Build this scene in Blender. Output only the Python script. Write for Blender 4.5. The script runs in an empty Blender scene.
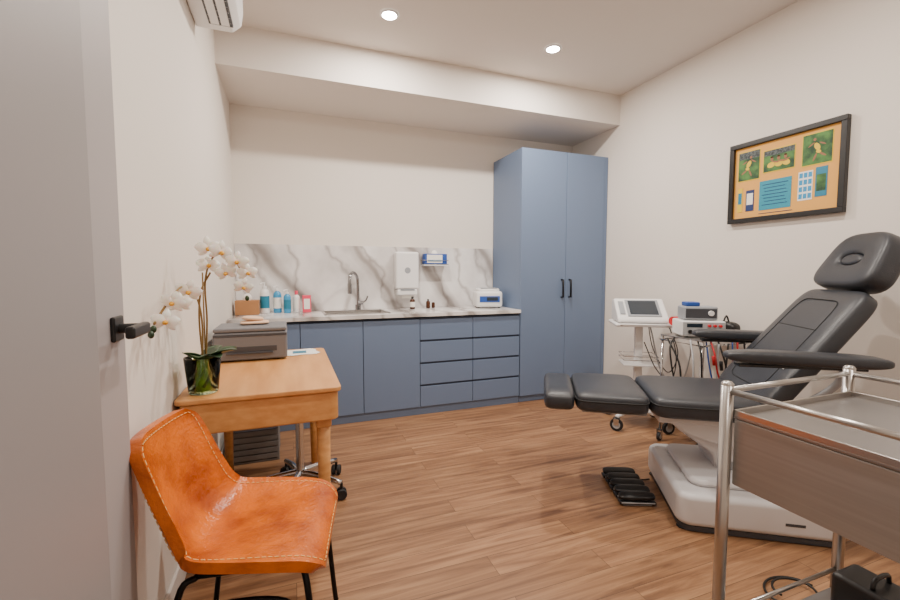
import bpy, math, random
from mathutils import Vector, Matrix, Euler
random.seed(7)
S=bpy.context.scene
COL=S.collection

# ------------------------------------------------------------ materials
def lin(c):
    c=c/255.0
    return c/12.92 if c<=0.04045 else ((c+0.055)/1.055)**2.4
def rgb(r,g,b): return (lin(r),lin(g),lin(b),1)
def mat(name,col,rough=0.5,metal=0.0,**kw):
    m=bpy.data.materials.new(name); m.use_nodes=True
    b=m.node_tree.nodes['Principled BSDF']
    b.inputs['Base Color'].default_value=col
    b.inputs['Roughness'].default_value=rough
    b.inputs['Metallic'].default_value=metal
    for k,v in kw.items(): b.inputs[k.replace('_',' ')].default_value=v
    return m
def nodes(m): 
    return m.node_tree.nodes,m.node_tree.links,m.node_tree.nodes['Principled BSDF']
def noisy(m,c1,c2,scale=5,stretch=(1,1,1),detail=6,bump=0.0,lo=.35,hi=.65,bscale=None):
    n,l,b=nodes(m)
    tc=n.new('ShaderNodeTexCoord'); mp=n.new('ShaderNodeMapping'); mp.inputs['Scale'].default_value=stretch
    nt=n.new('ShaderNodeTexNoise'); nt.inputs['Scale'].default_value=scale; nt.inputs['Detail'].default_value=detail
    cr=n.new('ShaderNodeValToRGB'); cr.color_ramp.elements[0].position=lo; cr.color_ramp.elements[1].position=hi
    cr.color_ramp.elements[0].color=c1; cr.color_ramp.elements[1].color=c2
    l.new(tc.outputs['Object'],mp.inputs['Vector']); l.new(mp.outputs[0],nt.inputs['Vector'])
    l.new(nt.outputs['Fac'],cr.inputs[0]); l.new(cr.outputs[0],b.inputs['Base Color'])
    if bump:
        n2=n.new('ShaderNodeTexNoise'); n2.inputs['Scale'].default_value=bscale or scale*8
        l.new(mp.outputs[0],n2.inputs['Vector'])
        bp=n.new('ShaderNodeBump'); bp.inputs['Strength'].default_value=bump; bp.inputs['Distance'].default_value=.01
        l.new(n2.outputs['Fac'],bp.inputs['Height']); l.new(bp.outputs[0],b.inputs['Normal'])
    return m

M={}
M['wall']=mat('wall_paint',rgb(226,219,211),.85)
M['ceil']=mat('ceiling_paint',rgb(224,217,210),.9)
M['white_trim']=mat('trim_gloss_white',rgb(225,220,215),.4)
M['door']=mat('door_paint',rgb(162,157,158),.5)
M['doorjamb']=mat('jamb_paint',rgb(144,140,141),.5)
M['blue']=mat('cabinet_blue_laminate',rgb(107,126,156),.5)
M['gap_shade']=mat('cabinet_gap_shade',rgb(48,58,76),.6)  # cabinet blue with the shade of the recesses put into the colour
M['black']=mat('black_satin',rgb(22,22,24),.4)
M['blackmetal']=mat('black_metal',rgb(20,20,22),.35,.6)
M['rubber']=mat('rubber',rgb(30,30,32),.7)
M['steel']=mat('stainless',(.50,.48,.46,1),.28,1.0)
M['steel_br']=noisy(mat('brushed_stainless',(.42,.41,.40,1),.48,.85),(.38,.37,.36,1),(.42,.41,.40,1),3,(1,1,40))
M['steel_top']=mat('tray_stainless',(.34,.33,.33,1),.36,.9)
M['chrome']=mat('chrome',(.62,.62,.63,1),.12,1.0)
M['tapmetal']=mat('tap_nickel',(.30,.30,.31,1),.2,1.0)
M['plastic']=mat('white_plastic',rgb(232,232,232),.35)
M['plastic_g']=mat('grey_plastic',rgb(150,155,162),.4)
M['box_g']=mat('storage_grey',rgb(125,123,122),.6)
M['printer']=mat('printer_grey',rgb(112,113,118),.5)
M['printer_d']=mat('printer_dark',rgb(64,66,72),.5)
M['vinyl']=noisy(mat('charcoal_vinyl',rgb(50,53,58),.38),rgb(46,49,55),rgb(54,57,63),4,bump=.12,bscale=220)
M['seam']=mat('vinyl_seam',rgb(22,23,25),.6)
M['chairwhite']=mat('base_white',rgb(210,209,211),.35)
M['chairgrey']=mat('base_grey',rgb(150,152,156),.4)
M['leather']=noisy(mat('tan_leather',rgb(196,95,8),.28),rgb(156,64,0),rgb(222,112,6),9,bump=.3,bscale=70,lo=.30,hi=.62)
M['stitch']=mat('stitch_thread',rgb(240,200,130),.7)
M['glass']=mat('clear_glass',rgb(215,240,205),.03,0,Transmission_Weight=1.0,IOR=1.2)
M['leaf']=noisy(mat('leaf',rgb(36,62,34),.4),rgb(24,48,26),rgb(50,80,42),10)
M['leafin']=noisy(mat('leaf_in_vase',rgb(100,150,50),.5),rgb(60,110,34),rgb(140,180,74),30)
M['stem']=mat('stem',rgb(130,100,50),.6)
M['petal']=mat('petal',rgb(245,240,232),.5,0,Subsurface_Weight=.2)
M['pcent']=mat('petal_centre',rgb(225,165,40),.5)
M['gold']=mat('mat_board_gold',rgb(226,166,80),.7)
M['paper']=mat('paper_white',rgb(240,238,232),.7)
M['kraft']=mat('kraft_card',rgb(170,120,78),.8)
M['teal']=mat('print_teal',rgb(40,140,165),.6)
M['navy']=mat('print_navy',rgb(30,50,100),.6)
M['pgreen']=noisy(mat('print_grass',rgb(50,90,40),.6),rgb(24,60,38),rgb(80,130,60),18)
M['pcrowd']=noisy(mat('print_crowd',rgb(50,60,70),.6),rgb(24,34,40),rgb(90,100,100),90)
M['pyellow']=mat('print_yellow',rgb(226,190,40),.6)
M['skinp']=mat('print_skin',rgb(150,100,70),.6)
M['screen']=mat('lcd_glass',rgb(40,50,60),.15)
M['red']=mat('red_plastic',rgb(200,25,40),.4)
M['pink']=mat('pink_label',rgb(230,70,100),.5)
M['bluel']=mat('blue_liquid',rgb(60,150,200),.2)
M['tealb']=mat('teal_label',rgb(30,120,150),.4)
M['brown']=mat('amber_glass',rgb(70,35,15),.2)
M['peach']=mat('folded_cloth',rgb(226,190,160),.9)
M['bluedev']=mat('device_blue',rgb(40,80,160),.4)
M['cable']=mat('cable_black',rgb(18,18,18),.5)
M['cableg']=mat('cable_grey',rgb(170,172,175),.5)
m=mat('lamp_emit',(1,1,1,1)); b=m.node_tree.nodes['Principled BSDF']
b.inputs['Emission Color'].default_value=(1,.95,.88,1); b.inputs['Emission Strength'].default_value=90; M['emit']=m

def wood(name,c1,c2,stretch,scale=3,rough=.45):
    return noisy(mat(name,c1,rough),c1,c2,scale,stretch,8,lo=.3,hi=.7)
M['deskwood']=wood('desk_beech',rgb(196,136,76),rgb(216,158,96),(6,.8,14))
# floor
m=mat('floor_planks',rgb(150,110,85),.40); n,l,b=nodes(m)
tc=n.new('ShaderNodeTexCoord')
br=n.new('ShaderNodeTexBrick'); br.offset=.37; br.offset_frequency=2
br.inputs['Scale'].default_value=1; br.inputs['Brick Width'].default_value=1.25; br.inputs['Row Height'].default_value=.125
br.inputs['Mortar Size'].default_value=.0010; br.inputs['Mortar Smooth'].default_value=.3; br.inputs['Bias'].default_value=0
br.inputs['Color1'].default_value=(0,0,0,1); br.inputs['Color2'].default_value=(1,1,1,1); br.inputs['Mortar'].default_value=(.3,.3,.3,1)
l.new(tc.outputs['Object'],br.inputs['Vector'])
sp=n.new('ShaderNodeVectorMath'); sp.operation='MULTIPLY_ADD'
sp.inputs[1].default_value=(7,7,7)
l.new(br.outputs['Color'],sp.inputs[0]); l.new(tc.outputs['Object'],sp.inputs[2])
mp=n.new('ShaderNodeMapping'); mp.inputs['Scale'].default_value=(1.0,15,1)
l.new(sp.outputs[0],mp.inputs['Vector'])
nt=n.new('ShaderNodeTexNoise'); nt.inputs['Scale'].default_value=1.7; nt.inputs['Detail'].default_value=8; nt.inputs['Distortion'].default_value=.8; nt.inputs['Roughness'].default_value=.62
l.new(mp.outputs[0],nt.inputs['Vector'])
cr=n.new('ShaderNodeValToRGB'); e=cr.color_ramp.elements
e[0].position=.28; e[0].color=rgb(100,68,46); e[1].position=.72; e[1].color=rgb(182,140,102)
x=e.new(.47); x.color=rgb(147,107,76)
l.new(nt.outputs['Fac'],cr.inputs[0])
mx=n.new('ShaderNodeMix'); mx.data_type='RGBA'; mx.blend_type='MULTIPLY'; mx.inputs[0].default_value=1
cr2=n.new('ShaderNodeValToRGB'); cr2.color_ramp.elements[0].color=(.78,.77,.76,1); cr2.color_ramp.elements[1].color=(1.0,1.0,1.0,1)
l.new(br.outputs['Color'],cr2.inputs[0])
l.new(cr.outputs[0],mx.inputs[6]); l.new(cr2.outputs[0],mx.inputs[7])
mx2=n.new('ShaderNodeMix'); mx2.data_type='RGBA'; l.new(br.outputs['Fac'],mx2.inputs[0])
l.new(mx.outputs[2],mx2.inputs[6]); mx2.inputs[7].default_value=rgb(66,46,34)
l.new(mx2.outputs[2],b.inputs['Base Color'])
M['floor']=m
# marble
def marble(name):
    m=mat(name,rgb(235,233,232),.2); n,l,b=nodes(m)
    tc=n.new('ShaderNodeTexCoord'); mp=n.new('ShaderNodeMapping'); mp.inputs['Rotation'].default_value=(0,math.radians(38),0); mp.inputs['Scale'].default_value=(1,1,.8)
    l.new(tc.outputs['Object'],mp.inputs['Vector'])
    out=None
    for sc,dist,w,colr,ds in ((.55,5,.05,rgb(176,171,168),1.3),(1.3,7,.03,rgb(208,205,204),1.6)):
        wv=n.new('ShaderNodeTexWave'); wv.wave_type='BANDS'; wv.bands_direction='X'
        wv.inputs['Scale'].default_value=sc; wv.inputs['Distortion'].default_value=dist; wv.inputs['Detail'].default_value=4; wv.inputs['Detail Scale'].default_value=ds
        l.new(mp.outputs[0],wv.inputs['Vector'])
        cr=n.new('ShaderNodeValToRGB'); e=cr.color_ramp.elements
        e[0].position=0; e[0].color=colr; e[1].position=w*5; e[1].color=(1,1,1,1); x=e.new(w); x.color=tuple((colr[i]+1)/2 for i in range(3))+(1,)
        l.new(wv.outputs['Fac'],cr.inputs[0])
        if out is None: out=cr.outputs[0]
        else:
            mx=n.new('ShaderNodeMix'); mx.data_type='RGBA'; mx.blend_type='MULTIPLY'; mx.inputs[0].default_value=1
            l.new(out,mx.inputs[6]); l.new(cr.outputs[0],mx.inputs[7]); out=mx.outputs[2]
    nt=n.new('ShaderNodeTexNoise'); nt.inputs['Scale'].default_value=2.2; nt.inputs['Detail'].default_value=6; l.new(mp.outputs[0],nt.inputs['Vector'])
    c3=n.new('ShaderNodeValToRGB'); c3.color_ramp.elements[0].position=.36; c3.color_ramp.elements[0].color=rgb(200,196,195); c3.color_ramp.elements[1].position=.58; c3.color_ramp.elements[1].color=rgb(236,234,233)
    l.new(nt.outputs['Fac'],c3.inputs[0])
    mx=n.new('ShaderNodeMix'); mx.data_type='RGBA'; mx.blend_type='MULTIPLY'; mx.inputs[0].default_value=1
    l.new(out,mx.inputs[6]); l.new(c3.outputs[0],mx.inputs[7]); l.new(mx.outputs[2],b.inputs['Base Color'])
    return m
M['marble']=marble('marble')

# ------------------------------------------------------------ helpers
class G:
    def __init__(s,name,loc=(0,0,0),rot=0,world=False):
        e=bpy.data.objects.new(name,None); COL.objects.link(e); e.empty_display_size=.1
        e.location=loc; e.rotation_euler=(0,0,rot)
        s.e=e; s.world=world
        s.inv=(Matrix.Translation(loc)@Matrix.Rotation(rot,4,'Z')).inverted()
    def add(s,o):
        o.parent=s.e
        if s.world: o.matrix_parent_inverse=s.inv
def finish(o,mt,par,smooth):
    if isinstance(mt,str): mt=M[mt]
    o.data.materials.append(mt)
    if smooth:
        for p in o.data.polygons: p.use_smooth=True
    if par is not None: par.add(o)
    return o
def mk(name,vs,fs,mt,par=None,smooth=True,recalc=True):
    me=bpy.data.meshes.new(name); me.from_pydata([tuple(v) for v in vs],[],fs); me.update()
    if recalc:
        import bmesh
        bm=bmesh.new(); bm.from_mesh(me); bmesh.ops.recalc_face_normals(bm,faces=bm.faces); bm.to_mesh(me); bm.free()
    o=bpy.data.objects.new(name,me); COL.objects.link(o)
    return finish(o,mt,par,smooth)
def bev(o,w,seg=3,angle=35):
    b=o.modifiers.new('bevel','BEVEL'); b.width=w; b.segments=seg; b.limit_method='ANGLE'; b.angle_limit=math.radians(angle)
    for p in o.data.polygons: p.use_smooth=True
    wn=o.modifiers.new('wn','WEIGHTED_NORMAL'); wn.keep_sharp=True
    return o
def box(name,x,y,z,mt,par=None,bevel=0,seg=3,T=None):
    vs=[Vector((a,b,c)) for a in x for b in y for c in z]
    if T is not None: vs=[T@v for v in vs]
    fs=[(0,1,3,2),(4,6,7,5),(0,4,5,1),(2,3,7,6),(0,2,6,4),(1,5,7,3)]
    o=mk(name,vs,fs,mt,par,False)
    if bevel: bev(o,bevel,seg)
    return o
def catmull(pts,n):
    pts=[Vector(p) for p in pts]
    if n<=1: return pts
    P=[pts[0]*2-pts[1]]+pts+[pts[-1]*2-pts[-2]]
    out=[]
    for i in range(1,len(P)-2):
        a,b,c,d=P[i-1:i+3]
        for k in range(n):
            t=k/n
            out.append(.5*((2*b)+(c-a)*t+(2*a-5*b+4*c-d)*t*t+(3*b-a-3*c+d)*t**3))
    out.append(pts[-1]); return out
def tube(name,pts,r,mt,par=None,n=1,seg=10,closed=False):
    P=catmull(pts,n) if not closed else [Vector(p) for p in pts]
    N=len(P); vs=[];fs=[]
    up=Vector((0,0,1)); prev=None
    for i,p in enumerate(P):
        if closed: t=(P[(i+1)%N]-P[i-1])
        else: t=(P[min(i+1,N-1)]-P[max(i-1,0)])
        t.normalize()
        if prev is None:
            a=up if abs(t.z)<.9 else Vector((1,0,0))
            nn=t.cross(a).normalized()
        else:
            nn=(prev-t*prev.dot(t)).normalized()
        prev=nn; bb=t.cross(nn)
        rr=r if not isinstance(r,(list,tuple)) else r[0]+(r[1]-r[0])*i/(N-1)
        for k in range(seg):
            an=2*math.pi*k/seg; vs.append(p+nn*math.cos(an)*rr+bb*math.sin(an)*rr)
    for i in range(N if closed else N-1):
        for k in range(seg):
            a=i*seg+k;b=i*seg+(k+1)%seg;j=(i+1)%N
            fs.append((a,b,j*seg+(k+1)%seg,j*seg+k))
    if not closed:
        fs.append(tuple(range(seg))[::-1]); fs.append(tuple((N-1)*seg+k for k in range(seg)))
    return mk(name,vs,fs,mt,par)
def cyl(name,p0,p1,r,mt,par=None,seg=24,bevel=0):
    o=tube(name,[p0,p1],r,mt,par,1,seg)
    bev(o,bevel or .001,2)
    return o
def lathe(name,prof,c,mt,par=None,seg=32,T=None):
    vs=[];fs=[];c=Vector(c)
    for r,z in prof:
        for k in range(seg):
            a=2*math.pi*k/seg; v=Vector((max(r,1e-4)*math.cos(a),max(r,1e-4)*math.sin(a),z))
            if T is not None: v=T@v
            vs.append(c+v)
    for i in range(len(prof)-1):
        for k in range(seg):
            fs.append((i*seg+k,i*seg+(k+1)%seg,(i+1)*seg+(k+1)%seg,(i+1)*seg+k))
    o=mk(name,vs,fs,mt,par)
    return o
def sg(v,e): return math.copysign(abs(v)**e,v)
def pad(name,sz,T,mt,par,e1=.45,e2=.25,taper=0,nu=64,nv=24,bulge=0):
    a,b,c=sz[0]/2,sz[1]/2,sz[2]/2; vs=[];fs=[]
    for j in range(nv+1):
        ph=-math.pi/2+math.pi*j/nv
        cp=max(math.cos(ph),0)**e1; s=sg(math.sin(ph),e1)
        for i in range(nu):
            th=2*math.pi*i/nu
            x=a*cp*sg(math.cos(th),e2); y=b*cp*sg(math.sin(th),e2); z=c*s
            y*=1-taper*x/a
            vs.append(T@Vector((x,y,z)))
    for j in range(nv):
        for i in range(nu):
            fs.append((j*nu+i,j*nu+(i+1)%nu,(j+1)*nu+(i+1)%nu,(j+1)*nu+i))
    return mk(name,vs,fs,mt,par)
def prism(name,pts,y0,y1,mt,par=None,bevel=0,axis='y'):
    n=len(pts); f=(lambda p,t:Vector((p[0],t,p[1]))) if axis=='y' else ((lambda p,t:Vector((p[0],p[1],t))) if axis=='z' else (lambda p,t:Vector((t,p[0],p[1]))))
    vs=[f(p,y0) for p in pts]+[f(p,y1) for p in pts]
    fs=[tuple(range(n))[::-1],tuple(range(n,2*n))]+[(i,(i+1)%n,n+(i+1)%n,n+i) for i in range(n)]
    o=mk(name,vs,fs,mt,par,False)
    if bevel: bev(o,bevel)
    return o
def TR(loc,ry=0,rz=0,rx=0):
    return Matrix.Translation(loc)@Matrix.Rotation(rz,4,'Z')@Matrix.Rotation(ry,4,'Y')@Matrix.Rotation(rx,4,'X')
def rrect(x0,x1,y0,y1,r,n=6):
    out=[]
    for cx,cy,a0 in ((x1-r,y1-r,0),(x0+r,y1-r,90),(x0+r,y0+r,180),(x1-r,y0+r,270)):
        for k in range(n+1):
            a=math.radians(a0+90*k/n); out.append((cx+r*math.cos(a),cy+r*math.sin(a)))
    return out

# ------------------------------------------------------------ room
XL,XR,YB,YF,H=-.44,3.035,4.11,-1.0,2.955
box('floor',(XL-.1,XR+.1),(YF-.1,YB+.1),(-.1,0),'floor')
box('ceiling',(XL-.1,XR+.1),(YF-.1,YB+.1),(H,H+.1),'ceil')
box('wall_left',(XL-.1,XL),(YF-.1,YB+.1),(0,H),'wall')
box('wall_right',(XR,XR+.1),(YF-.1,YB+.1),(0,H),'wall')
box('wall_back',(XL,XR),(YB,YB+.1),(0,H),'wall')
box('wall_front',(XL,XR),(YF-.1,YF),(0,H),'wall')
box('wall_bulkhead',(XL,XR),(3.37,YB),(2.675,H),'ceil')
box('baseboard_left',(XL,XL+.014),(1.30,3.50),(0,.1),'white_trim',bevel=.004)
box('baseboard_right',(XR-.014,XR),(YF,3.49),(0,.1),'white_trim',bevel=.004)
box('baseboard_front',(XL+.02,XR-.02),(YF,YF+.014),(0,.1),'white_trim',bevel=.004)

# door
d=G('door_1',(XL+.04,.8,0),world=True)
box('leaf',(XL+.004,XL+.045),(.42,1.30),(.01,2.4),'door',d,.003)
box('jamb',(XL+.003,XL+.075),(.30,1.06),(0,2.46),'doorjamb',d,.012)
hz=1.115; hy=1.235; hx=XL+.045
box('handle_rose',(hx,hx+.010),(hy-.030,hy+.030),(hz-.030,hz+.030),'black',d,.004)
cyl('handle_neck',(hx+.008,hy,hz),(hx+.06,hy,hz),.012,'black',d)
box('handle_lever',(hx+.05,hx+.070),(hy-.105,hy+.014),(hz-.014,hz+.014),'black',d,.006)

# ------------------------------------------------------------ base cabinets
c=G('base_cabinet',(.8,3.8,0),world=True)
box('carcass',(XL+.004,2.034),(3.535,4.10),(.10,.868),'gap_shade',c)
box('kick',(XL+.004,2.034),(3.53,3.55),(0.001,.1),'blue',c)
edges=[-.43,.07,.56,1.05,1.55,2.034]
g=.0025
for i in range(3):
    box(f'door_panel_{i+1}',(edges[i]+g,edges[i+1]-g),(3.512,3.534),(.075,.845),'blue',c,.0015,2)
for i in (3,4):
    for k in range(4):
        z0=.075+k*.1965
        box(f'drawer_{i}_{k+1}',(edges[i]+g,edges[i+1]-g),(3.512,3.534),(z0,z0+.178),'blue',c,.0015,2)
        box(f'drawer_pull_shade_{i}_{k+1}',(edges[i]+g,edges[i+1]-g),(3.522,3.534),(z0+.178,z0+.1935),'gap_shade',c)  # dark strip painted as the shade inside the finger pull
sx0,sx1,sy0,sy1=.28,.80,3.62,3.97
for nme,xx,yy in (('a',(XL+.004,sx0),(3.492,4.10)),('b',(sx1,2.034),(3.492,4.10)),('c',(sx0,sx1),(3.492,sy0)),('d',(sx0,sx1),(sy1,4.10))):
    box('countertop_'+nme,xx,yy,(.87,.90),'marble',c)
k=G('kitchen_sink',(.54,3.8,.9),world=True)
box('rim_front',(sx0-.015,sx1+.015),(sy0-.015,sy0+.004),(.9005,.904),'steel',k)
box('rim_back',(sx0-.015,sx1+.015),(sy1-.004,sy1+.015),(.9005,.904),'steel',k)
box('rim_left',(sx0-.015,sx0+.004),(sy0-.015,sy1+.015),(.9005,.904),'steel',k)
box('rim_right',(sx1-.004,sx1+.015),(sy0-.015,sy1+.015),(.9005,.904),'steel',k)
box('bowl_front',(sx0+.002,sx1-.002),(sy0+.002,sy0+.004),(.872,.902),'steel',k)
box('bowl_back',(sx0+.002,sx1-.002),(sy1-.004,sy1-.002),(.872,.902),'steel',k)
box('bowl_base',(sx0+.002,sx1-.002),(sy0+.002,sy1-.002),(.8705,.874),'steel_top',k)
t=G('sink_tap',(.58,4.03,.9),world=True)
tx=.60
cyl('tap_base',(tx,4.03,.9005),(tx,4.03,.95),.027,'tapmetal',t)
tube('spout',[(tx,4.03,.93),(tx,4.03,1.12),(tx-.01,4.015,1.21),(tx-.05,3.96,1.25),(tx-.085,3.905,1.225),(tx-.095,3.885,1.17),(tx-.095,3.883,1.13)],.0135,'tapmetal',t,8,14)
cyl('spray_head',(tx-.095,3.883,1.15),(tx-.095,3.883,1.06),.019,'tapmetal',t)
tube('lever',[(tx+.03,4.03,.965),(tx+.07,4.03,.985),(tx+.09,4.02,1.03)],.008,'tapmetal',t,4)
cyl('valve_body',(tx,4.03,.965),(tx+.045,4.03,.965),.019,'tapmetal',t)
s=G('marble_splashback',(.8,4.1,1.2),world=True)
box('panel',(XL+.003,2.034),(4.101,4.109),(.901,1.50),'marble',s)

# tall cabinet
c=G('tall_cabinet',(2.53,3.8,0),world=True)
box('carcass',(2.04,3.03),(3.535,4.10),(.06,2.405),'blue',c,.001)
box('kick',(2.045,3.025),(3.54,3.56),(.001,.06),'blue',c)
box('door_panel_1',(2.041,2.5375),(3.512,3.534),(.065,2.405),'blue',c,.0015,2)
box('door_panel_2',(2.5415,2.992),(3.512,3.534),(.065,2.405),'blue',c,.0015,2)
box('filler',(2.995,3.03),(3.514,3.534),(.065,2.405),'blue',c)
box('door_gap_shade',(2.5375,2.5415),(3.533,3.5345),(.065,2.405),'gap_shade',c)  # dark strip standing in for the shade between the two doors
for i,px in enumerate((2.495,2.585)):
    tube(f'handle_{i+1}',[(px,3.512,1.01),(px,3.482,1.01),(px,3.482,1.18),(px,3.512,1.18)],.009,'blackmetal',c,1,10)

# ------------------------------------------------------------ bench things
p=G('paper_towel_dispenser',(1.07,4.0,1.2),world=True)
box('housing',(.955,1.185),(3.985,4.10),(1.09,1.45),'plastic',p,.02,4)
box('lower_tray',(.97,1.17),(3.99,4.10),(1.03,1.088),'plastic',p,.012)
box('slot',(1.0,1.14),(3.986,3.992),(1.075,1.088),'plastic_g',p)
cyl('window',(1.07,3.9845,1.27),(1.07,3.986,1.27),.03,'plastic_g',p)
box('towel',(1.02,1.12),(4.02,4.024),(1.0,1.04),'paper',p)
p=G('glove_dispenser',(1.37,4.05,1.36),world=True)
box('glove_box',(1.25,1.48),(4.0,4.09),(1.335,1.435),'bluedev',p,.003)
box('glove_box_label',(1.27,1.43),(3.998,4.0),(1.345,1.425),'paper',p)
box('glove_box_label_band',(1.28,1.42),(3.9965,3.9985),(1.36,1.375),'bluel',p)
lathe('gloves',[(0,0.035),(.02,.03),(.03,.012),(.035,0)],(1.36,4.045,1.436),'paper',p)
for z in (1.33,1.37):
    tube('wire',[(1.24,4.10,z),(1.24,3.99,z),(1.49,3.99,z),(1.49,4.10,z)],.003,'chrome',p,1,8)
box('shelf',(1.24,1.49),(3.99,4.10),(1.318,1.326),'plastic',p)
p=G('benchtop_centrifuge',(1.86,3.86,.9),-.25)
pad('body',(.27,.25,.16),TR((0,0,.087)),'plastic',p,.25,.3)
pad('lid',(.23,.21,.05),TR((0,.01,.172)),'plastic',p,.5,.5)
box('display',(-.10,.10),(-.130,-.12),(.06,.12),'bluedev',p,.003)
box('display_glass',(-.03,.08),(-.133,-.127),(.075,.11),'screen',p,.002)
box('lid_window',(-.08,.08),(-.09,.02),(.193,.198),'plastic_g',p,.003)
for i,xx in enumerate((-.1,.1)):
    cyl('foot',(xx,-.08,.001),(xx,-.08,.012),.012,'rubber',p); cyl('foot',(xx,.08,.001),(xx,.08,.012),.012,'rubber',p)
def bottle(name,x,y,z,r,h,mt,cap,label=None,pump=False):
    b=G(name,(x,y,z))
    lathe('body',[(0,.001),(r*.9,.001),(r,.008),(r,h*.68),(r*.85,h*.76),(r*.4,h*.82),(r*.4,h*.86),(0,h*.86)],(0,0,0),mt,b)
    if pump:
        cyl('collar',(0,0,h*.83),(0,0,h*.9),r*.5,cap,b); cyl('pump_stem',(0,0,h*.9),(0,0,h),r*.14,cap,b)
        tube('nozzle',[(0.006,0,h),(-.02,-.02,h),(-.032,-.03,h-.01)],.005,cap,b,2,8)
    else: cyl('cap',(0,0,h*.82),(0,0,h),r*.48,cap,b)
    if label: lathe('label',[(r+.001,h*.18),(r+.001,h*.58)],(0,0,0),label,b)
bottle('pump_bottle',-.20,3.95,.9,.037,.26,'plastic','plastic','tealb',True)
bottle('pump_bottle',-.10,3.98,.9,.034,.23,'bluel','plastic','paper',True)
bottle('spray_bottle',-.02,3.93,.9,.03,.20,'bluel','plastic','tealb',True)
bottle('lotion_bottle',.055,3.97,.9,.028,.19,'plastic','pink','paper')
b=G('pink_carton',(.14,3.95,.9)); box('carton',(-.035,.035),(-.025,.025),(.001,.15),'pink',b,.002); box('label',(-.025,.025),(-.0265,-.025),(.03,.12),'paper',b)
bottle('amber_bottle',1.27,3.97,.9,.02,.09,'brown','black')
bottle('dropper_bottle',1.33,3.99,.9,.017,.07,'brown','plastic')
bottle('hand_soap',1.10,3.93,.9,.025,.12,'brown','black','paper')
b=G('tissue_box',(-.33,3.9,.9)); box('carton',(-.09,.09),(-.06,.06),(.001,.12),'kraft',b,.004); pad('tissue',(.07,.03,.07),TR((0,0,.14)),'paper',b,1,.8)

# ------------------------------------------------------------ desk
d=G('writing_desk',(-.13,2.42,0),world=True)
prism('desk_top',rrect(XL+.006,.205,1.89,2.93,.03),.728,.75,'deskwood',d,.006,'z')
prism('drawer_case',rrect(XL+.02,.193,1.902,2.917,.035),.60,.7265,'deskwood',d,.008,'z')
prism('case_shadow_strip',rrect(XL+.03,.183,1.912,2.907,.03),.7262,.7282,'printer_d',d,0,'z')  # dark sheet put in as the shadow line under the desk top
box('drawer_front',(.192,.199),(2.0,2.85),(.62,.71),'deskwood',d,.003)
for i,(lx,ly) in enumerate(((XL+.07,1.965),(.13,1.965),(XL+.07,2.865),(.13,2.865))):
    tube(f'leg_{i+1}',[(lx,ly,.62),(lx,ly,.3),(lx,ly,.001)],[.031,.022],'deskwood',d,1,20)
    prism(f'leg_block_{i+1}',rrect(lx-.034,lx+.034,ly-.034,ly+.034,.012),.56,.602,'deskwood',d,.006,'z')

# printer
p=G('desktop_printer',(-.215,2.76,.75))
box('body',(-.185,.195),(-.15,.15),(.008,.165),'printer',p,.012)
box('scanner_lid',(-.183,.193),(-.148,.148),(.167,.19),'printer',p,.008)
box('paper_slot',(-.14,.14),(-.152,-.145),(.055,.085),'printer_d',p,.002)
box('output_tray',(-.12,.12),(-.165,-.15),(.045,.052),'printer_d',p,.002)
box('control_strip',(-.183,.193),(-.1525,-.149),(.142,.155),'printer_d',p)
for xx in (-.15,.15):
    for yy in (-.11,.11): cyl('foot',(xx,yy,.001),(xx,yy,.01),.012,'rubber',p)
t=G('folded_cloth',(-.20,2.80,.941))
pad('fold',(.16,.12,.02),TR((0,0,.011),0,.1),'peach',t,.7,.5); pad('fold',(.12,.09,.03),TR((-.01,0,.034),.1,.4),'peach',t,.9,.8)
t=G('paper_sheets',(.07,2.80,.7505)); 
for i in range(3): box('sheet',(-.10,.08),(-.09,.09),(.0006+.001*i,.0013+.001*i),'paper',t,T=TR((0,0,0),0,.15*i))
box('print',(-.06,.02),(-.05,.03),(.0041,.0046),'tealb',t)

# orchid
o=G('potted_orchid',(-.345,2.00,.7505))
lathe('vase',[(0,.001),(.052,.001),(.056,.006),(.069,.15),(.0655,.15),(.0535,.010),(0,.010)],(0,0,0),'glass',o,40)
lathe('wrapped_leaf',[(0,.012),(.046,.012),(.052,.05),(.055,.09),(.056,.115),(.04,.125),(0,.13)],(0,0,0),'leafin',o)
for k in range(9):
    a0=2*math.pi*k/9
    pts=[(.046*math.cos(a0),.046*math.sin(a0),.03),(.050*math.cos(a0+.4),.050*math.sin(a0+.4),.07),(.053*math.cos(a0+.7),.053*math.sin(a0+.7),.105),(.03*math.cos(a0+.9),.03*math.sin(a0+.9),.135)]
    tube('leaf_in_vase',pts,[.008,.004],'leaf' if k%2 else 'leafin',o,5,8)
def leafm(name,az,L,W,droop,par,base=(0,0,.13)):
    vs=[];fs=[];n=14
    for i in range(n+1):
        t=i/n; r=L*t; z=base[2]+.10*math.sin(t*2.2)*L*4*.5-droop*t*t
        w=W*math.sin(math.pi*min(1,(.12+t*.88)))**.6 if t<1 else .001
        for k in (-1,-.5,0,.5,1):
            x=r*math.cos(az)-k*w*math.sin(az); y=r*math.sin(az)+k*w*math.cos(az)
            vs.append((base[0]+x,base[1]+y,z+abs(k)*w*.35))
    for i in range(n):
        for k in range(4): fs.append((i*5+k,i*5+k+1,(i+1)*5+k+1,(i+1)*5+k))
    ob=mk(name,vs,fs,'leaf',par); sm=ob.modifiers.new('s','SOLIDIFY'); sm.thickness=.003
for az,L,W,dr in ((-.45,.15,.034,-.03),(-1.5,.14,.034,-.02),(-2.0,.11,.03,-.04),(1.2,.14,.03,-.02),(.5,.14,.032,-.02),(-.9,.13,.034,-.01)):
    leafm('leaf',az,L,W,dr,o)
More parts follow.
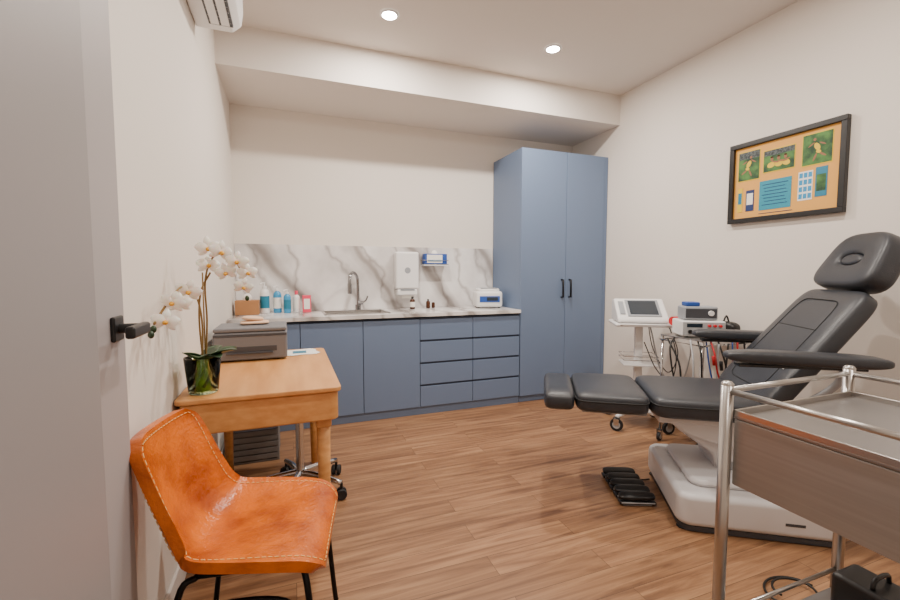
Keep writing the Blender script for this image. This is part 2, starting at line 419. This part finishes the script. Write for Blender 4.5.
stA=[(0,0,.13),(.005,-.01,.3),(-.01,-.03,.41),(-.025,-.12,.45),(-.035,-.24,.43),(-.045,-.36,.38),(-.05,-.45,.34)]
stB=[(.01,.01,.13),(.02,.01,.3),(.02,.0,.46),(.05,.0,.56),(.11,.0,.575),(.15,.0,.52),(.17,.0,.45)]
stC=[(0,.01,.13),(-.01,.02,.3),(0,.02,.42),(.04,.0,.50)]
for i,st in enumerate((stA,stB,stC)): tube(f'stem_{i+1}',st,.0038,'stem',o,8,8)
tube('support_stake',[(.012,-.005,.12),(.012,-.005,.50)],.003,'stem',o,1,8)
PV=[];PF=[];CV=[];CF=[]
def flower(c,nrm,size,roll):
    c=Vector(c);nrm=Vector(nrm).normalized()
    up=Vector((0,0,1)); b=(up-nrm*up.dot(nrm)).normalized(); a=b.cross(nrm)
    for k,(ang,L,W) in enumerate(((90,1,.62),(215,1.0,.55),(325,1.0,.55),(12,1.05,.9),(168,1.05,.9),)):
        an=math.radians(ang+roll); dr=a*math.cos(an)+b*math.sin(an); sd=nrm.cross(dr)
        base=len(PV); n=6
        lift=.12 if k>2 else 0
        for i in range(n+1):
            t=i/n; w=W*size*.5*math.sin(math.pi*(.06+.9*t))**.7
            for q in (-1,-.5,0,.5,1):
                PV.append(c+dr*(L*size*t)+sd*(q*w)+nrm*(size*(lift+.18*math.sin(t*3)-.12*t-.10*q*q)))
        for i in range(n):
            for q in range(4): PF.append((base+i*5+q,base+i*5+q+1,base+(i+1)*5+q+1,base+(i+1)*5+q))
    base=len(CV); R=size*.2
    for j in range(5):
        ph=math.pi*j/4
        for i in range(8):
            th=2*math.pi*i/8
            CV.append(c+nrm*(R*1.2+R*1.3*math.cos(ph))+a*R*math.sin(ph)*math.cos(th)+b*(R*math.sin(ph)*math.sin(th)-R*.5))
    for j in range(4):
        for i in range(8): CF.append((base+j*8+i,base+j*8+(i+1)%8,base+(j+1)*8+(i+1)%8,base+(j+1)*8+i))
fl=[(-.01,-.15,.43),(-.02,-.25,.39),(-.02,-.34,.40),(-.025,-.42,.345),
    (.035,.0,.53),(.085,-.03,.585),(.10,-.01,.50),(.145,-.03,.545),(.165,-.02,.44),(.18,.0,.50),(.04,-.02,.60)]
for f in fl:
    flower((f[0],f[1]-.01,f[2]),(.25+random.uniform(-.5,.5),-1,random.uniform(-.3,.2)),random.uniform(.038,.048),random.uniform(-20,20))
mk('petals',PV,PF,'petal',o); mk('flower_centres',CV,CF,'pcent',o)
for bpos in ((-.05,-.46,.325),(-.053,-.475,.31),(.175,0,.39)):
    pad('bud',(.018,.018,.024),TR(bpos),'leaf',o,1,1,0,16,8)

# under desk: box + stool
s=G('slatted_storage_box',(-.24,3.12,0))
box('base',(-.15,.15),(-.12,.12),(.001,.012),'box_g',s)
for i in range(5):
    z=.020+i*.040
    box(f'slat_front_{i}',(-.15,.15),(-.125,-.118),(z,z+.034),'box_g',s,.003)
    box(f'slat_side_{i}',(.143,.15),(-.118,.125),(z,z+.034),'box_g',s,.003)
    box(f'slat_side_b_{i}',(-.15,-.143),(-.118,.125),(z,z+.034),'box_g',s,.003)
    box(f'slat_back_{i}',(-.143,.143),(.118,.125),(z,z+.034),'box_g',s,.003)
box('lid',(-.152,.152),(-.127,.127),(.222,.232),'box_g',s,.002)
for xx in (-.145,.145):
    for yy in (-.115,.115): box('corner',(xx-.008,xx+.008),(yy-.008,yy+.008),(.001,.225),'box_g',s,.002)
def caster(par,x,y,r=.03,ang=0,mt='rubber',top=None):
    T=TR((x,y,0),0,ang)
    a=T@Vector((0,-.011,r+.001)); b=T@Vector((0,.011,r+.001)); cyl('wheel',a,b,r,mt,par,20,.004)
    a=T@Vector((0,-.0125,r+.001)); b=T@Vector((0,.0125,r+.001)); cyl('hub',a,b,r*.6,'cableg',par)
    top=top or (2*r+.02)
    box('fork_a',(-r*.4,r*.4),(.014,.018),(r,top),'steel',par,.001,2,T)
    box('fork_b',(-r*.4,r*.4),(-.018,-.014),(r,top),'steel',par,.001,2,T)
    box('fork_top',(-r*.5,r*.5),(-.018,.018),(top,top+.006),'black',par,.001,2,T)
s=G('rolling_stool',(.035,2.50,0),.62)
for i in range(5):
    a=2*math.pi*i/5; x,y=.26*math.cos(a),.26*math.sin(a)
    tube(f'base_arm_{i+1}',[(0,0,.12),(x*.5,y*.5,.11),(x,y,.09)],[.02,.014],'chrome',s,4,10)
    T=TR((x,y,0),0,a+.6)
    for dd in (-.016,.016):
        cyl('twin_wheel',T@Vector((0,dd-.01,.030)),T@Vector((0,dd+.01,.030)),.029,'rubber',s,20,.004)
    cyl('caster_stem',(x,y,.03),(x,y,.09),.008,'black',s)
cyl('column',(0,0,.10),(0,0,.44),.022,'chrome',s); 
pad('seat',(.34,.34,.07),TR((0,0,.49)),'vinyl',s,.5,1)
cyl('seat_plate',(0,0,.44),(0,0,.455),.1,'black',s)

# ------------------------------------------------------------ leather chair
ch=G('leather_dining_chair',(-.118,1.42,0),math.radians(-11))
prof=[(.220,.412),(.214,.435),(.17,.458),(.07,.460),(-.02,.452),(-.10,.447),(-.150,.460),(-.188,.502),(-.212,.565),(-.232,.64),(-.250,.715),(-.262,.770),(-.268,.803)]
wid =[.17,.207,.230,.236,.234,.228,.218,.204,.194,.188,.182,.170,.128]
curl=[.0,.004,.008,.020,.036,.050,.062,.066,.062,.052,.042,.032,.02]
PP=catmull([(a,0,b) for a,b in prof],4); WW=[v.x for v in catmull([(w,0,0) for w in wid],4)]; CC=[v.x for v in catmull([(w,0,0) for w in curl],4)]
NV=20; vs=[];fs=[]; nP=len(PP)
O0,O1=-.018,.014
def shellpt(i,v,off=0):
    p=PP[i]; t=(PP[min(i+1,nP-1)]-PP[max(i-1,0)]).normalized()
    nr=Vector((t.z,0,-t.x))
    sh_=-.015*max(0,(p.z-.5)/.3)
    return p+Vector((0,v*WW[i]+sh_,0))+nr*(CC[i]*abs(v)**2.6+off)
W1=NV+1
for off in (O0,O1):
    for i in range(nP):
        for k in range(W1):
            vs.append(shellpt(i,-1+2*k/NV,off))
LN=nP*W1
for i in range(nP-1):
    for k in range(NV):
        a=i*W1+k; fs.append((a,a+1,a+W1+1,a+W1)); a+=LN; fs.append((a,a+W1,a+W1+1,a+1))
for i in range(nP-1):
    for k in (0,NV): a=i*W1+k; fs.append((a,a+W1,a+W1+LN,a+LN))
for k in range(NV):
    for i in (0,nP-1): a=i*W1+k; fs.append((a,a+1,a+1+LN,a+LN))
sh=mk('seat_shell',vs,fs,'leather',ch)
sb=sh.modifiers.new('b','BEVEL'); sb.width=.012; sb.segments=4; sb.limit_method='ANGLE'; sb.angle_limit=math.radians(50)
loop=[]
for i in range(3,nP-2): loop.append((i,.90))
for k in range(17): loop.append((nP-3,.90-1.8*(k+1)/18))
for i in range(nP-3,2,-1): loop.append((i,-.90))
for k in range(17): loop.append((3,-.90+1.8*(k+1)/18))
SV=[];SF=[]
def stitch(pl):
    pts=[pl[0]]
    for a,b2 in zip(pl[:-1],pl[1:]):
        L=(b2-a).length; n=max(1,int(L/.005))
        for q in range(1,n+1): pts.append(a.lerp(b2,q/n))
    for j in range(0,len(pts)-2,3):
        a,b2=pts[j],pts[j+2]; t=(b2-a)
        if t.length<1e-5: continue
        t.normalize(); nn=t.orthogonal().normalized(); bb=t.cross(nn); base=len(SV)
        for p in (a,b2):
            for q in range(4): an=q*math.pi/2; SV.append(p+(nn*math.cos(an)+bb*math.sin(an))*.0014)
        for q in range(4): SF.append((base+q,base+(q+1)%4,base+4+(q+1)%4,base+4+q))
stitch([shellpt(i,v,O1+.001) for i,v in loop]); stitch([shellpt(i,v,O0-.001) for i,v in loop])
mk('stitching',SV,SF,'stitch',ch)
r=.009
for sy in (-1,1):
    tube('leg_loop',[(.15,sy*.15,.424),(.185,sy*.19,.385),(.215,sy*.215,.05),(.22,sy*.218,.010)],r,'blackmetal',ch,6,12)
    tube('leg_loop',[(-.11,sy*.15,.415),(-.15,sy*.18,.375),(-.20,sy*.205,.05),(-.205,sy*.208,.010)],r,'blackmetal',ch,6,12)
    tube('side_rail',[(.15,sy*.15,.424),(.0,sy*.15,.42),(-.11,sy*.15,.415)],r,'blackmetal',ch,4,12)
    tube('side_stretcher',[(.197,sy*.20,.29),(.1,sy*.17,.335),(-.08,sy*.17,.335),(-.165,sy*.19,.29)],r*.9,'blackmetal',ch,6,12)
tube('cross_front',[(.15,-.15,.424),(.15,.15,.424)],r,'blackmetal',ch); tube('cross_back',[(-.11,-.15,.415),(-.11,.15,.415)],r,'blackmetal',ch)

# ------------------------------------------------------------ air conditioner
a=G('air_conditioner',(XL+.11,2.25,2.75),world=True)
pr=[(XL+.003,2.565),(XL+.18,2.565),(XL+.225,2.605),(XL+.235,2.675),(XL+.235,2.835),(XL+.21,2.865),(XL+.003,2.865)]
prism('housing',pr,1.85,2.70,'plastic',a,.01)
box('outlet',(XL+.075,XL+.19),(1.9,2.63),(2.561,2.575),'printer_d',a,T=None)
for i in range(2):
    box(f'louvre_{i+1}',(XL+.085+.05*i,XL+.125+.05*i),(1.91,2.62),(2.557,2.562),'plastic',a,.002)
for i in range(14): box(f'vane_{i}',(XL+.08,XL+.185),(1.94+i*.05,1.943+i*.05),(2.5585,2.563),'plastic_g',a)

# ------------------------------------------------------------ picture
f=G('framed_memorabilia',(XR-.02,1.863,1.887),world=True)
y0,y1,z0,z1=1.52,2.215,1.60,2.155; x=XR-.004
fw=.032
box('backing',(x-.014,x),(y0+.01,y1-.01),(z0+.01,z1-.01),'gold',f)
box('frame_top',(x-.034,x),(y0,y1),(z1-fw,z1),'black',f,.003); box('frame_bottom',(x-.034,x),(y0,y1),(z0,z0+fw),'black',f,.003)
box('frame_left',(x-.034,x),(y1-fw,y1),(z0+fw,z1-fw),'black',f,.003); box('frame_right',(x-.034,x),(y0,y0+fw),(z0+fw,z1-fw),'black',f,.003)
def rect(nme,u0,u1,v0,v1,mt,dx=.0005,parx=f):
    ya=y1-(y1-y0)*u0; yb=y1-(y1-y0)*u1; za=z1-(z1-z0)*v0; zb=z1-(z1-z0)*v1
    box(nme,(x-.0145-dx-.001,x-.0142),(yb,ya),(zb,za),mt,parx)
def blob(nme,u,v,ru,rv,mt,rot=0,dx=.0022):
    yc=y1-(y1-y0)*u; zc=z1-(z1-z0)*v; W=y1-y0
    pts=[];n=18
    for k in range(n):
        an=2*math.pi*k/n; a_,b_=ru*W*math.cos(an),rv*W*math.sin(an)
        pts.append((yc+a_*math.cos(rot)-b_*math.sin(rot),zc+a_*math.sin(rot)+b_*math.cos(rot)))
    prism(nme,pts,x-.0145-dx-.0006,x-.0145-dx,mt,f,0,'x')
for nm,u0,u1,v0,v1 in (('photo_1',.085,.29,.12,.47),('photo_2',.33,.60,.17,.42),('photo_3',.665,.89,.11,.44)):
    rect(nm+'_border',u0-.006,u1+.006,v0-.010,v1+.010,'pyellow',.0); rect(nm,u0,u1,v0,v1,'pgreen',.001)
    if nm!='photo_3': rect(nm+'_crowd',u0,u1,v0,v0+(v1-v0)*.25,'pcrowd',.0013)
    cu,cv=(u0+u1)/2,(v0+v1)/2
    if nm!='photo_2':
        m_=1 if nm=='photo_1' else -1
        blob('figure_torso',cu,cv-.02,.020,.036,'pyellow',.45*m_); blob('figure_head',cu+.020*m_,cv-.10,.011,.013,'skinp',0,.003)
        blob('figure_shorts',cu-.012*m_,cv+.035,.020,.014,'pyellow',.3,.0026)
        blob('figure_leg',cu-.042*m_,cv+.07,.008,.036,'skinp',.95*m_); blob('figure_leg',cu+.015*m_,cv+.09,.008,.036,'skinp',-.4*m_)
        blob('figure_arm',cu+.045*m_,cv-.05,.030,.006,'skinp',.6*m_); blob('figure_arm',cu-.04*m_,cv-.045,.028,.006,'skinp',-.5*m_)
    else:
        for q in range(3):
            blob('figure_torso',cu-.065+.065*q,cv+.05,.036,.026,'pyellow',.3*q-.2); blob('figure_head',cu-.06+.06*q,cv-.015,.014,.017,'skinp',0,.003); blob('figure_hair',cu-.06+.06*q,cv-.038,.013,.008,'brown',0,.0036)
            blob('figure_arm',cu-.03+.05*q,cv+.02,.034,.007,'skinp',.3-.3*q,.0040)
rect('card_1',.085,.135,.56,.86,'pyellow'); rect('card_1_print',.092,.128,.62,.76,'tealb',.0015)
rect('card_2',.17,.25,.60,.86,'navy'); rect('card_2_print',.18,.24,.64,.78,'paper',.0015)
rect('plaque',.30,.585,.52,.87,'teal')
for q in range(7): rect('plaque_text',.33+.01*(q%3),.555-.012*((q*2)%3),.565+.04*q,.572+.04*q,'navy',.0015)
rect('stamp_sheet',.64,.755,.50,.82,'paper')
for i in range(3):
    for j in range(4): rect('stamp',.648+.036*i,.676+.036*i,.515+.077*j,.57+.077*j,'bluel',.0015)
rect('ticket',.775,.865,.48,.80,'tealb'); rect('ticket_print',.785,.855,.56,.74,'pgreen',.0015)
rect('title_text',.3,.6,.905,.912,'navy')

# ------------------------------------------------------------ treatment chair
tc_=G('treatment_chair',(2.085,1.70,0),math.radians(-33))
pad('seat_cushion',(.54,.56,.125),TR((.01,0,.56)),'vinyl',tc_,.4,.22)
pad('leg_cushion',(.37,.54,.115),TR((-.455,0,.562)),'vinyl',tc_,.4,.22)
pad('foot_cushion',(.165,.52,.12),TR((-.725,0,.557)),'vinyl',tc_,.55,.3)
ea=52.0
th=math.radians(-ea)
dv=Vector((math.cos(math.radians(ea)),0,math.sin(math.radians(ea))))
base=Vector((.25,0,.585))
bc=base+dv*.345
TB=TR(bc,th)
pad('back_cushion',(.73,.54,.11),TB,'vinyl',tc_,.4,.22,.10)
def loopbox(nm,L,W,z,T,tp=0,r=.003,e=.25):
    pts=[]
    for k in range(64):
        a=2*math.pi*k/64; xx=L/2*sg(math.cos(a),e); yy=W/2*sg(math.sin(a),e)*(1-tp*xx/(L/2)); pts.append(T@Vector((xx,yy,z)))
    tube(nm,pts,r,'seam',tc_,1,6,True)
loopbox('back_seam',.56,.34,.0545,TB,.08,.0025)
for xx in (-.12,.1): tube('back_seam',[TB@Vector((xx,-.17,.0545)),TB@Vector((xx,.17,.0545))],.0025,'seam',tc_,1,6)
box('back_badge',(-.012,.012),(-.014,.014),(.0545,.057),'plastic',tc_,.001,2,TB@Matrix.Translation((-.13,-.2,0)))
loopbox('seat_piping',.545,.565,.0,TR((.01,0,.575)),0,.004)
loopbox('leg_piping',.375,.545,.0,TR((-.455,0,.575)),0,.004)
box('back_frame',(-.28,.32),(-.17,.17),(-.08,-.05),'chairgrey',tc_,.01,3,TB)
hea=62; th2=math.radians(-hea); hd=Vector((math.cos(-th2),0,math.sin(-th2)))
hc=base+dv*.715+hd*.16+Vector((-.01,0,0.006)); TH=TR(hc,th2)
vs=[];fs=[];N=96;Mm=24
for i in range(N):
    a=2*math.pi*i/N; ca,sa=math.cos(a),math.sin(a)
    ox,oy=.155*sg(ca,.5),.205*sg(sa,.5)
    oy*=1-.16*(ox/.152); ix,iy=.030*ca-.0,.075*sa
    for j in range(Mm):
        p=2*math.pi*j/Mm; q=.5+.5*sg(math.cos(p),.35); z=.06*sg(math.sin(p),.5)
        vs.append(TH@Vector((ix+(ox-ix)*q,iy+(oy-iy)*q,z)))
for i in range(N):
    for j in range(Mm):
        a=i*Mm+j;b2=i*Mm+(j+1)%Mm;c2=((i+1)%N)*Mm+(j+1)%Mm;d2=((i+1)%N)*Mm+j; fs.append((a,b2,c2,d2))
mk('headrest_cushion',vs,fs,'vinyl',tc_)
pad('headrest_plug',(.066,.156,.108),TH,'vinyl',tc_,.35,1)
box('headrest_bracket',(-.24,.05),(-.07,.07),(-.076,-.058),'black',tc_,.004,3,TH)
for sy,n_,ax in ((-1,'near',.33),(1,'far',.43)):
    pad('arm_pad_'+n_,(.64,.115,.062),TR((ax,sy*.375,.862),math.radians(1)),'vinyl',tc_,.6,.35,-.12)
    box('arm_plate_'+n_,(ax-.27,ax+.23),(sy*.375-.03,sy*.375+.03),(.820,.833),'black',tc_,.003)
    tube('arm_support_'+n_,[(.50,sy*.36,.823),(.47,sy*.34,.73),(.36,sy*.28,.61),(.30,sy*.20,.53)],.016,'chairgrey',tc_,6,12)
box('seat_frame',(-.22,.26),(-.20,.20),(.465,.505),'chairwhite',tc_,.01)
box('leg_frame',(-.60,-.26),(-.14,.14),(.475,.51),'chairgrey',tc_,.008)
prism('lift_arm',[(-.18,.485),(.24,.485),(.30,.43),(.26,.30),(.30,.16),(.10,.16),(.06,.30),(-.10,.41)],-.15,.13,'chairwhite',tc_,.02)
prism('lift_side_cover',[(-.17,.47),(.18,.47),(.22,.39),(.16,.34),(-.06,.40)],-.19,.17,'chairwhite',tc_,.015)
box('lift_slot',(.10,.22),(-.152,-.149),(.22,.27),'chairgrey',tc_,.003)
prism('base_housing',rrect(-.17,.54,-.40,.26,.07),.03,.19,'chairwhite',tc_,.03,'z')
prism('base_top',rrect(-.09,.46,-.31,.18,.06),.188,.225,'chairwhite',tc_,.025,'z')
prism('base_skirt',rrect(-.155,.525,-.385,.245,.06),.004,.03,'printer_d',tc_,.003,'z')
box('base_label',(.28,.36),(-.4015,-.3995),(.09,.103),'printer_d',tc_)
for xx in (-.13,.49):
    for yy in (-.34,.21): cyl('levelling_foot',(xx,yy,.0005),(xx,yy,.006),.03,'rubber',tc_)

# foot controller
fp=G('foot_pedal_controller',(1.785,1.85,0),math.radians(-24))
box('plate',(-.075,.075),(-.16,.16),(.001,.010),'plastic_g',fp,.003)
for i in range(5):
    y=-.14+i*.072
    box(f'pedal_base_{i+1}',(-.095,.095),(y-.028,y+.028),(.010,.026),'black',fp,.004)
    pad(f'pedal_{i+1}',(.19,.052,.03),TR((0,y-.002,.047),0,0,math.radians(20)),'black',fp,.6,.5)
    box(f'pedal_rim_{i+1}',(-.088,.088),(y-.031,y-.028),(.018,.024),'cableg',fp,.001)
tube('cord',[(.09,.12,.012),(.14,.13,.006),(.18,.14,.006)],.004,'cable',fp,6,8)

# ------------------------------------------------------------ device cart
q=G('therapy_device_cart',(2.66,2.68,0),math.radians(-32))
for sx in (-1,1):
    for sy in (-1,1):
        tube('base_leg',[(0,0,.13),(sx*.12,sy*.13,.125),(sx*.19,sy*.2,.115)],.016,'plastic',q,4,10)
        caster(q,sx*.19,sy*.2,.05,.4*sx,'rubber',.1)
box('base_plate',(-.12,.12),(-.12,.12),(.125,.15),'plastic',q,.01)
box('column',(-.03,.03),(-.025,.025),(.14,.84),'plastic',q,.01)
box('basket',(-.13,.13),(-.11,.11),(.50,.515),'plastic',q,.005)
for z in (.55,.58):
    tube('basket_rail',[(-.13,-.11,z),(.13,-.11,z),(.13,.11,z),(-.13,.11,z)],.003,'chrome',q,1,6,True)
box('tray',(-.21,.21),(-.17,.17),(.825,.85),'plastic',q,.01)
prism('console',[(-.16,.855),(.15,.855),(.15,1.02),(.06,1.035),(-.15,.89)],-.19,.19,'plastic',q,.015,'x')
TS=TR((0,-.047,.966),0,0,math.radians(35))
box('screen_bezel',(-.11,.14),(-.105,.10),(-.004,.004),'plastic_g',q,.003,2,TS)
box('screen',(-.09,.12),(-.085,.085),(-.002,.007),'screen',q,.003,2,TS)
box('key_panel',(-.165,-.125),(-.08,.08),(-.002,.004),'plastic_g',q,.002,2,TS)
tube('handle',[(-.17,-.17,.84),(-.17,-.22,.85),(.17,-.22,.85),(.17,-.17,.84)],.008,'plastic',q,1,8)
cyl('applicator_head',(.235,-.19,.885),(.185,-.23,.885),.034,'red',q); tube('applicator_grip',[(.235,-.19,.885),(.285,-.18,.865),(.325,-.17,.855)],.021,'red',q,4,10)
tube('applicator_holder',[(.18,-.1,.84),(.23,-.15,.845),(.235,-.18,.86)],.006,'plastic_g',q,3,8)
tube('applicator_cable',[(.325,-.17,.855),(.35,-.12,.60),(.30,-.05,.35),(.18,.0,.45),(.12,.08,.75),(.1,.15,.88)],.006,'cableg',q,8,8)
tube('applicator_cable',[(.1,.16,.88),(.16,.18,.6),(.26,.1,.42),(.3,.0,.6),(.21,-.05,.83)],.004,'cable',q,8,8)
tube('applicator_cable',[(.20,-.1,.84),(.24,-.16,.6),(.20,-.18,.42),(.10,-.15,.50),(.02,-.1,.7)],.004,'cable',q,8,8)

q=G('equipment_trolley',(2.77,2.19,0),math.radians(0))
for sx in (-1,1):
    for sy in (-1,1):
        tube('leg',[(sx*.21,sy*.16,.79),(sx*.21,sy*.16,.09)],.009,'chrome',q)
        caster(q,sx*.21,sy*.16,.03,.3,'rubber',.078)
for z in (.795,.28):
    box('shelf',(-.22,.22),(-.17,.17),(z-.006,z+.004),'steel',q,.002)
tube('rail',[(-.22,-.17,.76),(.22,-.17,.76),(.22,.17,.76),(-.22,.17,.76)],.006,'chrome',q,1,8,True)
tube('rail',[(-.22,-.17,.33),(.22,-.17,.33),(.22,.17,.33),(-.22,.17,.33)],.006,'chrome',q,1,8,True)
cb=[('cable',[(-.20,-.12,.79),(-.25,-.19,.70),(-.24,-.20,.5),(-.16,-.21,.36),(-.05,-.2,.5),(.0,-.19,.77)],.006),
    ('cableg',[(-.22,-.08,.79),(-.27,-.15,.65),(-.28,-.17,.4),(-.2,-.19,.22),(-.1,-.18,.34),(-.08,-.18,.77)],.006),
    ('red',[(-.12,-.15,.79),(-.15,-.21,.7),(-.13,-.22,.58),(-.05,-.21,.5),(.06,-.21,.6),(.1,-.18,.78)],.006),
    ('cable',[(-.05,-.15,.79),(-.07,-.22,.66),(-.02,-.23,.48),(.08,-.22,.42),(.16,-.2,.6),(.18,-.17,.78)],.006),
    ('cable',[(-.22,.05,.79),(-.29,.02,.72),(-.30,-.02,.55),(-.27,-.05,.38),(-.24,-.02,.6),(-.23,.1,.78)],.006),
    ('bluedev',[(-.16,-.15,.79),(-.2,-.22,.6),(-.14,-.23,.44),(-.06,-.22,.40),(.02,-.21,.6),(.05,-.18,.78)],.005)]
for i,(mt_,pt_,rr_) in enumerate(cb): tube(f'hanging_cable_{i+1}',pt_,rr_,mt_,q,8,8)
for i,(xx,zz) in enumerate(((-.17,.70),(-.10,.66),(.02,.70),(.08,.64))): tube(f'electrode_plug_{i+1}',[(xx,-.215,zz),(xx+.01,-.215,zz-.06)],.011,'red' if i%2==0 else 'black',q,1,10)
u=G('electrotherapy_unit',(2.715,2.19,.80),math.radians(-30))
box('body',(-.14,.14),(-.10,.10),(.008,.115),'plastic',u,.01)
box('panel',(-.135,.135),(-.103,-.099),(.015,.108),'cableg',u,.002)
for i in range(4): cyl(f'knob_{i+1}',(-.09+.06*i,-.103,.042),(-.09+.06*i,-.12,.042),.014,'black',u)
box('display',(-.11,-.01),(-.105,-.102),(.072,.098),'screen',u,.001)
for i in range(3): cyl(f'jack_{i+1}',(.03+.035*i,-.103,.085),(.03+.035*i,-.125,.085),.009,'red',u,12)
for xx in (-.1,.1):
    for yy in (-.07,.07): cyl('foot',(xx,yy,.001),(xx,yy,.01),.012,'rubber',u)
u=G('stimulator_unit',(2.715,2.20,.9175),math.radians(-30))
box('body',(-.11,.11),(-.07,.07),(.001,.095),'plastic_g',u,.012)
box('front',(-.10,.10),(-.073,-.069),(.015,.08),'printer_d',u,.004)
cyl('dial',(.06,-.073,.05),(.06,-.088,.05),.018,'plastic',u); box('lid',(-.09,.0),(-.05,.05),(.095,.125),'bluedev',u,.008)
u=G('black_accessory_pouch',(2.93,2.14,.80)); pad('pouch',(.10,.18,.10),TR((0,0,.051)),'black',u,.7,.6); tube('strap',[(-.03,0,.09),(0,0,.14),(.03,0,.09)],.006,'black',u,5,8)

# ------------------------------------------------------------ stainless trolley
w=G('stainless_instrument_trolley',(1.36,.56,0),world=True)
x0,x1,ya,yb=1.09,1.63,.30,.785
for px in (x0,x1):
    for py in (ya,yb):
        tube('post',[(px,py,.10),(px,py,.95)],.0155,'steel',w,1,16); lathe('post_cap',[(.0155,0),(.0155,.004),(.010,.010),(0,.011)],(px,py,.95),'steel',w,16)
        caster(w,px,py,.045,.5,'rubber',.098)
zr=.935
tube('rail_left',[(x0,ya,zr),(x0,yb,zr)],.008,'steel',w); tube('rail_far',[(x0,yb,zr),(x1,yb,zr)],.008,'steel',w); tube('rail_right',[(x1,ya,zr),(x1,yb,zr)],.008,'steel',w)
box('top_tray',(x0+.012,x1-.012),(ya+.01,yb-.01),(.862,.870),'steel_top',w,.002)
for nm,xx,yy in (('lip_l',(x0+.012,x0+.018),(ya+.01,yb-.01)),('lip_r',(x1-.018,x1-.012),(ya+.01,yb-.01)),('lip_f',(x0+.012,x1-.012),(yb-.016,yb-.01)),('lip_n',(x0+.012,x1-.012),(ya+.01,ya+.016))):
    box(nm,xx,yy,(.868,.885),'steel',w,.002)
box('drawer_case',(x0+.014,x1-.014),(ya+.012,yb-.012),(.68,.861),'steel_br',w,.004)
box('drawer_front',(x0+.02,x1-.02),(ya+.002,ya+.012),(.69,.85),'steel_br',w,.003)
tube('drawer_handle',[(1.28,ya+.002,.78),(1.28,ya-.025,.78),(1.44,ya-.025,.78),(1.44,ya+.002,.78)],.005,'steel',w)
box('lower_shelf',(x0+.012,x1-.012),(ya+.01,yb-.01),(.25,.258),'steel_top',w,.002)
tube('lower_rail_f',[(x0,yb,.30),(x1,yb,.30)],.006,'steel',w)
k=G('black_equipment_case',(1.54,.64,.2585)); box('case',(-.06,.06),(-.09,.09),(.001,.11),'black',k,.015); tube('case_handle',[(-.04,0,.108),(-.03,0,.135),(.03,0,.135),(.04,0,.108)],.006,'black',k,3,8)
v=G('cable_coil',(1.80,1.0,0))
pts=[(.12*math.cos(a)*(1-.02*i),.09*math.sin(a)*(1-.02*i),.006+.001*i) for i,a in enumerate([k*.5 for k in range(20)])]
tube('coil',pts,.0045,'cable',v,3,8)

# ------------------------------------------------------------ lights
LP=[(.66,2.88,36),(1.92,2.86,36),(.66,1.25,23),(1.92,1.25,25),(.66,-.35,5),(1.92,-.35,9)]
for i,(lx,ly,en) in enumerate(LP):
    g_=G('ceiling_downlight',(lx,ly,H))
    lathe('trim_ring',[(.048,-.010),(.054,-.006),(.060,-.001),(.064,-.0005)],(0,0,0),'plastic',g_)
    lathe('lens',[(0,-.009),(.048,-.009)],(0,0,0),'emit',g_)
    ld=bpy.data.lights.new('downlight_lamp','AREA'); ld.shape='DISK'; ld.size=.10; ld.energy=en; ld.color=(1,.905,.805)
    lo=bpy.data.objects.new('lamp',ld); COL.objects.link(lo); lo.location=(0,0,-.016); lo.parent=g_.e
wd=bpy.data.worlds.new('World'); S.world=wd; wd.use_nodes=True
wd.node_tree.nodes['Background'].inputs[0].default_value=(.8,.85,1,1); wd.node_tree.nodes['Background'].inputs[1].default_value=.3

# ------------------------------------------------------------ camera
cd=bpy.data.cameras.new('Camera'); co=bpy.data.objects.new('Camera',cd); COL.objects.link(co)
cd.lens=17; cd.sensor_width=36; cd.clip_start=.02
co.location=(0,0,1.25); co.rotation_euler=(math.radians(90-3.7),0,math.radians(-20.7))
S.camera=co
